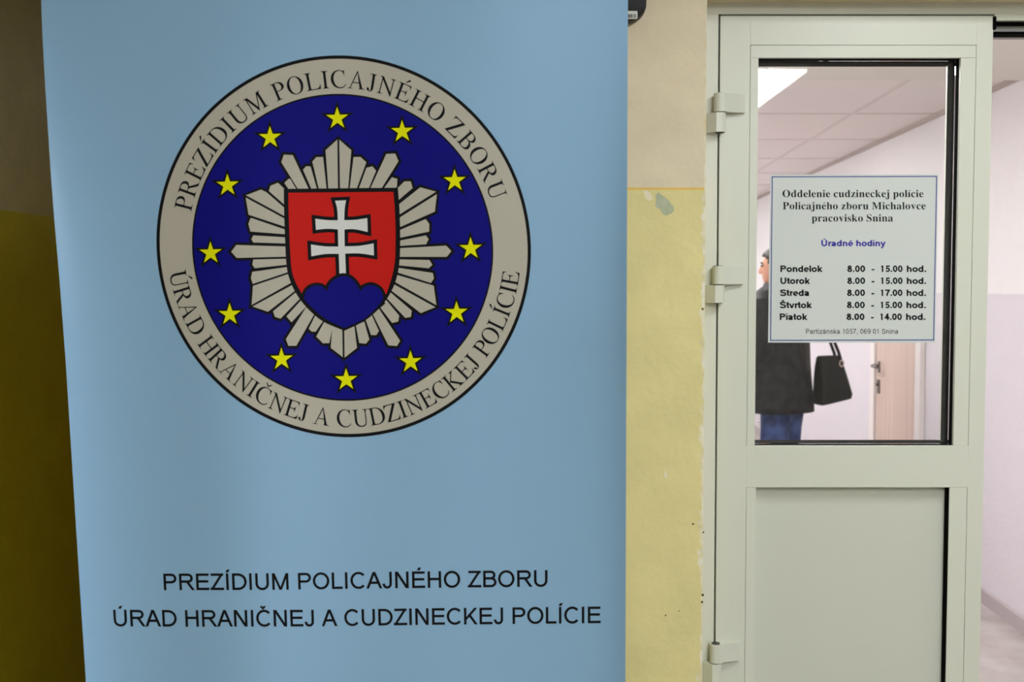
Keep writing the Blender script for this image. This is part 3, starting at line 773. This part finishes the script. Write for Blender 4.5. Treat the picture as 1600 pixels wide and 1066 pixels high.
CR = spline([(515, 319), (524, 355), (527, 404)]) + spline([(527, 405), (480, 404), (428, 398)]) + spline([(431, 447), (480, 442), (527, 445)]) + spline([(529, 520), (470, 519), (409, 511)]) + spline([(411, 563), (470, 553), (531, 552)]) + [(534, 648), (563, 648)] + spline([(559, 551), (620, 550), (685, 559)]) + spline([(684, 506), (620, 517), (557, 519)]) + spline([(556, 445), (600, 444), (658, 456)]) + spline([(656, 395), (600, 403), (555, 404)]) + spline([(555, 404), (557, 355), (563, 317)])
CQ = []
for p in CR:
    if not CQ or (Vector(p) - Vector(CQ[-1])).length > 3.5: CQ.append(p)
crx = cr(CQ)
flat('cross_outline', stroke(crx, 11.0, True) + [crx], lay(9), m_ink['black'], emb, 20)
flat('double_cross', [crx], lay(10), m_ink['white'], emb, 20)['label'] = 'white double cross on the red shield'
# captions under the emblem
lean_b = lambda x: -(936 - x) / 13114.0 * -1
c1 = fit_line('PREZÍDIUM POLICAJNÉHO ZBORU', lambda c: sans(c, 104), 256.3, 855.6, interp([(256, 922.6), (430, 922), (560, 920.2), (700, 918.6), (855, 917)]), 26.0, H, lean_b, -16)
c2 = fit_line('ÚRAD HRANIČNEJ A CUDZINECKEJ POLÍCIE', lambda c: sans(c, 104), 178.2, 938.6, interp([(178, 979), (300, 979.6), (480, 979.2), (680, 976.6), (939, 974)]), 26.0, H, lean_b, -16)
flat('caption_lettering', c1, lay(2), m_ink['black'], ban)['label'] = 'upper line of black capitals'
flat('caption_lettering', c2, lay(2), m_ink['black'], ban)['label'] = 'lower line of black capitals'

# ================================================================== OFFICE HOURS NOTICE on the pane
YS = YG - 0.0012
nq = [at(1203.7, 273, YS), at(1466.4, 272.2, YS), at(1461.5, 535.8, YS), at(1200, 535.5, YS)]
no = thing('office_hours_notice', (nq[3].x, YS, nq[3].z), 'white square paper notice with blue border and opening hours, stuck on the door pane', 'notice')
mb = MB()
f_ = [mb.bm.verts.new(p) for p in nq]; b_ = [mb.bm.verts.new(p + Vector((0, .0008, 0))) for p in nq]
mb.bm.faces.new(f_); mb.bm.faces.new(b_[::-1])
for i in range(4): mb.bm.faces.new((f_[i], f_[(i + 1) % 4], b_[(i + 1) % 4], b_[i]))
mb.build('paper_sheet', mat('white paper', srgb(203, 208, 206), .45, .4), no)
on_note = lambda x, y: at(x, y, YS - 0.0003)
m_navy = mat('print navy', srgb(52, 66, 140), .5, .3); m_blue2 = mat('print violet blue', srgb(50, 44, 160), .5, .3); m_dark = mat('print dark grey', srgb(56, 58, 56), .5, .3)
flat('border_line', stroke([(1206.6, 276.4), (1463.5, 275.7), (1458.8, 531.3), (1204.0, 532)], 1.5, True), on_note, m_navy, no)['label'] = 'thin navy border'
P = lambda x, y: (1180 + x / 3.677, 260 + y / 3.677)
def line(text, gl_, xa, xb, yb_, cap, capem):
    (x0, y0), (x1, _) = P(xa, yb_), P(xb, yb_)
    return fit_line(text, gl_, x0, x1, lambda x: y0, cap, capem, lambda x: 0.015, -42 if gl_ is bs else 0)
sbold = lambda c: serif(c, True)
bs = lambda c: sans(c, 158)
hd = line('Oddelenie cudzineckej polície', sbold, 157, 967, 177, 11.2, .662) + line('Policajného zboru Michalovce', sbold, 158, 980, 247, 11.2, .662) + line('pracovisko Snina', sbold, 325, 792, 317, 11.2, .662)
flat('heading_lettering', hd, on_note, m_ink['black'], no)
flat('subheading_lettering', line('Úradné hodiny', bs, 380, 750, 459, 9.6, H), on_note, m_blue2, no)['label'] = 'violet blue subheading'
rows = [('Pondelok', 145, 388, 607, '15.00', 0), ('Utorok', 145, 316, 676, '15.00', 0), ('Streda', 143, 310, 745, '17.00', -1), ('Štvrtok', 142, 327, 815, '15.00', -2), ('Piatok', 141, 301, 883, '14.00', -4)]
hr = []
for day, xa, xb, y, till, dx in rows:
    hr += line(day, bs, xa, xb, y, 10.1, H) + line('8.00', bs, 529 + dx, 632 + dx, y, 10.1, H) + line('-', bs, 669 + dx, 685 + dx, y, 10.1, H) + line(till, bs, 720 + dx, 847 + dx, y, 10.1, H) + line('hod.', bs, 871 + dx, 982 + dx, y, 10.1, H)
flat('hours_lettering', hr, on_note, m_ink['black'], no)
flat('address_lettering', line('Partizánska 1057, 069 01 Snina', lambda c: sans(c, 100), 292, 821, 962, 7.6, H), on_note, m_dark, no)

# ================================================================== BLACK WALL DEVICE at the top edge
m_blk = mat('black plastic', srgb(9, 9, 11), .5, .25)
YV = YW - 0.05
vr, vb = at(1014.5, 0, YV).x, at(985, 30.5, YV).z
dv = thing('wall_terminal', (vr - .12, YW, vb), 'black rounded wall device with a barcode sticker, half hidden behind the banner', 'wall device')
def rrect(x0, x1, z0, z1, r, n=8):
    o = []
    for cx, cz, a in ((x1 - r, z0 + r, -90), (x1 - r, z1 - r, 0), (x0 + r, z1 - r, 90), (x0 + r, z0 + r, 180)):
        o += [(cx + r * math.cos(math.radians(a + 90 * i / n)), cz + r * math.sin(math.radians(a + 90 * i / n))) for i in range(n + 1)]
    return o
x0, x1, z0, z1 = vr - .24, vr, vb, vb + .20
mb = MB()
def shell(ins, tap):
    o = rrect(x0 + ins, x1 - ins, z0 + ins * .7, z1 - ins, .03)
    # the lower corners taper in
    return [((x if z > z0 + .05 else x - (z0 + .05 - z) * .32 * (1 if x > (x0 + x1) / 2 else -1)), z) for x, z in o]
mb.loft([[(x, y, z) for x, z in shell(i, 0)] for i, y in ((0.004, YW), (0.0, YW - .008), (0.0, YV + .006), (.002, YV + .002), (.006, YV))])
mb.build('housing', m_blk, dv, 35)
(a0, c0), (a1, c1_) = (at(974, 17.2, YV).x, at(974, 17.2, YV).z), (at(996, 29.6, YV).x, at(996, 29.6, YV).z)
stk = MB().prism(rrect(a0 - .03, a1, c1_, c0, .0025, 4), 'y', YV - .0006, YV + .0004).build('barcode_sticker', mat('white sticker', srgb(214, 214, 210), .5, .4), dv)
bars = []; x = 972.0
random.seed(3)
while x < 993:
    w_ = random.choice([.6, .9, 1.4]); bars.append([(x, 22), (x + w_, 22), (x + w_, 28), (x, 28)]); x += w_ + random.choice([.6, .9, 1.2])
flat('barcode', bars, lambda x, y: at(x, y, YV - .0009), m_ink['black'], stk)

# ================================================================== PERSON beyond the door
PX, PYY = 1.262, 6.0
pe = thing('person', (PX, PYY, 0), 'person in a dark coat and blue jeans standing behind the glazed door, facing left', 'person', None, math.radians(42))
m_skin = mat('skin', srgb(214, 156, 128), .5, .4)
m_hair = mat('dark brown hair', srgb(34, 26, 22), .6, .3)
m_coat = mottle(bump(mat('charcoal coat', srgb(38, 36, 42), .65, .2), 40, .6, .01), srgb(14, 14, 19), srgb(46, 45, 51), 18, 6, .42, .72)
m_jean = mottle(mat('blue denim', srgb(46, 66, 112), .8, .2), srgb(36, 54, 100), srgb(66, 88, 140), 16, 5)
m_shoe = mat('black leather shoe', srgb(22, 20, 20), .4, .5)
def skin_mesh(name, V, Ed, m, parent, root=0, sub=2):
    me = bpy.data.meshes.new(name)
    me.from_pydata([v[0] for v in V], Ed, [])
    o = link(name, me, m, parent, False)
    sk = o.modifiers.new('skin', 'SKIN')
    if not me.skin_vertices: 
        bm = bmesh.new(); bm.from_mesh(me); bm.verts.layers.skin.verify(); bm.to_mesh(me); bm.free()
    for i, v in enumerate(V):
        r = v[1] if isinstance(v[1], tuple) else (v[1], v[1])
        me.skin_vertices[0].data[i].radius = r
        me.skin_vertices[0].data[i].use_root = (i == root)
    sk.use_smooth_shade = True
    su = o.modifiers.new('smooth', 'SUBSURF'); su.levels = sub; su.render_levels = sub
    return o
HEAD = Matrix.Translation((0, 0, -.028)) @ Matrix.Rotation(math.radians(26), 4, 'Z')
def turn(o):
    o.data.transform(HEAD @ Matrix.Translation((0, -.008 if o.name.split('.')[0] in ('nose', 'eye', 'eyebrow', 'mouth') else 0, 0))); return o
V, Ed, N = [], [], {}
def jt(name, p, r, parent=None):
    if name in ('jaw', 'mid', 'crown', 'top'): p = tuple(HEAD @ Vector(p))
    N[name] = len(V); V.append((p, r))
    if parent: Ed.append((N[parent], N[name]))
jt('pelvis', (0, 0, .97), (.13, .10)); jt('waist', (0, .01, 1.12), (.12, .09), 'pelvis'); jt('chest', (0, 0, 1.34), (.15, .11), 'waist'); jt('neck0', (0, -.01, 1.50), .065, 'chest'); jt('neck1', (0, .005, 1.58), .055, 'neck0')
jt('jaw', (0, .03, 1.625), (.067, .077), 'neck1'); jt('mid', (0, .02, 1.69), (.079, .102), 'jaw'); jt('crown', (0, .005, 1.755), (.078, .098), 'mid'); jt('top', (0, 0, 1.79), .04, 'crown')
for s, k in ((1, 'R'), (-1, 'L')):
    up = .15 if s > 0 else 0.0
    jt('sh' + k, (s * .18, -.01, 1.45), .06, 'chest'); jt('el' + k, (s * .205, -.04, 1.17 + up), .042, 'sh' + k); jt('wr' + k, (s * .19, .19, 1.13 + up), .028, 'el' + k)
    jt('pa' + k, (s * .165, .26, 1.13 + up), (.018, .036), 'wr' + k)
    for i, (dy, dz, L_) in enumerate(((.035, .028, .075), (.045, .010, .085), (.042, -.010, .08), (.034, -.028, .062))):
        jt(f'f{i}a{k}', (s * .155, .26 + dy, 1.13 + up + dz), .0095, 'pa' + k); jt(f'f{i}b{k}', (s * .145, .26 + dy + L_ * .5, 1.125 + up + dz), .0088, f'f{i}a{k}'); jt(f'f{i}c{k}', (s * .12, .26 + dy + L_ * .75, 1.115 + up + dz), .0078, f'f{i}b{k}')
    jt('t0' + k, (s * .15, .235, 1.165 + up), .011, 'pa' + k); jt('t1' + k, (s * .13, .275, 1.185 + up), .0095, 't0' + k)
    jt('hip' + k, (s * .06 + .022, -.02, .90), .09, 'pelvis'); jt('kn' + k, (s * .06 + .022, 0, .50), .055, 'hip' + k); jt('an' + k, (s * .06 + .022, -.04, .09), .04, 'kn' + k); jt('to' + k, (s * .065 + .022, .10, .045), .036, 'an' + k)
body = skin_mesh('body', V, Ed, m_skin, pe)
# face: nose, brow, eyes, mouth, ears as one child
turn(MB().loft([[(-.011, .105, 1.705), (.011, .105, 1.705), (0, .112, 1.712)], [(-.016, .108, 1.668), (.016, .108, 1.668), (0, .132, 1.672)], [(-.012, .108, 1.660), (.012, .108, 1.660), (0, .122, 1.659)]]).build('nose', m_skin, pe, 60, False))
m_eye = mat('dark eyes', srgb(40, 28, 24), .4, .5)
for s in (1, -1):
    turn(MB().ball((s * .083, .005, 1.69), .026, 12, 8, (.35, .7, 1.15)).build('ear', m_skin, pe, 60, False))
    turn(MB().ball((s * .032, .103, 1.707), .011, 12, 8, (1.2, .5, .6)).build('eye', m_eye, pe, 60, False))
    turn(MB().ball((s * .034, .104, 1.724), .016, 10, 6, (1.3, .4, .25)).build('eyebrow', m_hair, pe, 60, False))
turn(MB().ball((0, .099, 1.640), .020, 12, 8, (1.1, .35, .28)).build('mouth', mat('lips', srgb(176, 104, 92), .5, .4), pe, 60, False))
# hair: a cap with the front cut to the hairline
bm = bmesh.new()
bmesh.ops.create_uvsphere(bm, u_segments=28, v_segments=20, radius=1.0)
for v in bm.verts: v.co = Vector((v.co.x * .101, v.co.y * .121 - .004, v.co.z * .107 + 1.715))
dead = [f for f in bm.faces if (lambda c: c.z < 1.665 + max(0, (c.y + .02)) * 1.0 and c.y > -.07 or c.z < 1.63)(f.calc_center_median())]
bmesh.ops.delete(bm, geom=dead, context='FACES')
for v in bm.verts: v.co += Vector((math.sin(v.co.z * 310 + v.co.x * 200), math.sin(v.co.x * 280), math.sin(v.co.y * 300))) * .0022
me = bpy.data.meshes.new('hair'); bm.to_mesh(me); bm.free(); me.shade_smooth()
hairo = turn(link('hair', me, m_hair, pe, False))
hs_ = hairo.modifiers.new('thickness', 'SOLIDIFY'); hs_.thickness = .012
# stubble on jaw
def coat_ring(z, a, b, cy=0, n=32, seed=0):
    out = []
    for i in range(n):
        th = 2 * PI * i / n
        k = 1 + .018 * math.sin(th * 5 + z * 9 + seed) + .012 * math.sin(th * 9 - z * 14)
        out.append((a * k * math.cos(th), cy + b * k * math.sin(th), z))
    return out
mb = MB()
rings = [coat_ring(z, a, b, cy) for z, a, b, cy in ((.835, .205, .175, 0), (.83, .238, .200, 0), (.87, .238, .198, 0), (.97, .232, .185, 0), (1.10, .222, .168, 0), (1.22, .218, .155, 0), (1.34, .225, .148, 0), (1.43, .225, .138, -.005), (1.49, .215, .122, -.01), (1.535, .165, .105, -.01), (1.562, .100, .092, -.005), (1.578, .086, .088, 0), (1.582, .072, .075, 0), (1.545, .065, .068, 0))]
mb.loft(rings)
for s in (1, -1):
    up = .15 if s > 0 else 0.0
    mb.tube([(s * .14, -.01, 1.475), (s * .19, -.015, 1.45), (s * .208, -.035, 1.32 + up * .4), (s * .208, -.045, 1.19 + up), (s * .208, -.01, 1.135 + up), (s * .20, .10, 1.125 + up), (s * .19, .185, 1.128 + up)], [.072, .080, .068, .060, .058, .052, .048], 16)
mb.build('coat', m_coat, pe, 180, False)
for s in (1, -1): MB().box(s * .15 - .065, s * .15 + .065, .152, .166, .93, .945, .002).build('coat_pocket', m_shoe, pe, 0, False)
# jeans
mb = MB()
def leg_ring(cx, cy, z, r, n=20, ph=0): cx += .022; cy -= .02; return [(cx + r * (1 + .03 * math.sin(3 * t + z * 40)) * math.cos(t), cy + r * 1.08 * math.sin(t), z) for t in [2 * PI * i / n for i in range(n)]]
for s in (1, -1):
    mb.loft([leg_ring(s * .06, .0, 1.0, .095), leg_ring(s * .058, .0, .88, .092), leg_ring(s * .058, .01, .72, .080), leg_ring(s * .06, .02, .52, .078), leg_ring(s * .06, .01, .34, .074), leg_ring(s * .06, -.015, .16, .068), leg_ring(s * .06, -.012, .06, .072)])
mb.build('jeans', m_jean, pe, 180, False)
for s in (1, -1):
    mb = MB(); rr = []
    for y, w_, h_ in ((-.085, .030, .05), (-.07, .040, .075), (-.02, .044, .09), (.05, .047, .07), (.12, .050, .05), (.165, .040, .038), (.185, .02, .024)):
        rr.append([(s * .062 + .022 + w_ * math.cos(t), y - .02, max(.004, h_ * .5 + h_ * .5 * math.sin(t))) for t in [2 * PI * i / 16 for i in range(16)]])
    mb.loft(rr).build('shoe', m_shoe, pe, 60, False)

# bag hanging from the shoulder
bg = thing('shoulder_bag', (1.565, 5.93, .89), 'black shoulder bag hanging behind the person in the dark coat', 'bag')
m_bag = bump(mat('black bag leather', srgb(9, 9, 11), .5, .2), 80, .3, .003)
m_bagside = mat('dark green bag end', srgb(44, 52, 44), .5, .4)
c, s_ = math.cos(math.radians(14)), math.sin(math.radians(14))
def bp(u, v, z): return (1.565 + u * c - v * s_, 5.93 + u * s_ + v * c, z)
mb = MB()
rg = []
for z, u0, u1, vv in ((.888, -.085, .090, .045), (.893, -.095, .100, .06), (.93, -.098, .096, .068), (1.02, -.098, .066, .062), (1.09, -.098, .046, .05), (1.15, -.096, .036, .034), (1.158, -.09, .03, .024)):
    dz = lambda u: (u * .20 if z < 1.0 else u * .02)
    poly = rrect(u0, u1, -vv, vv, min(.022, vv * .9), 4)
    rg.append([bp(u, v, z + dz(u)) for u, v in poly])
mb.loft(rg)
mb.build('bag_body', m_bag, bg, 50)
rg2 = []
for z, u1, vv in ((.915, .103, .05), (1.0, .078, .046), (1.08, .054, .036), (1.125, .045, .026)):
    rg2.append([bp(u, v, z + .012) for u, v in rrect(u1 - .022, u1 + .004, -vv, vv, .008, 3)])
MB().loft(rg2).build('end_panel', m_bagside, bg, 50)['label'] = 'dark green end panel'
for v in (-.028, .028):
    MB().tube([bp(.036, v, 1.13), bp(.020, v, 1.18), bp(-.02, v * .9, 1.27), bp(-.09, v * .6 - .0, 1.40), bp(-.17, v * .4 + .06, 1.50), (1.375, 6.06, 1.545)], .009, 10).build('strap', m_bag, bg, 60)
MB().tube([bp(.030 + .014 * math.cos(t), -.05, 1.115 + .018 * math.sin(t)) for t in [2 * PI * i / 14 for i in range(15)]], .0035, 8).build('strap_ring', mat('pale metal ring', srgb(206, 190, 180), .3, .5, .8), bg, 60)
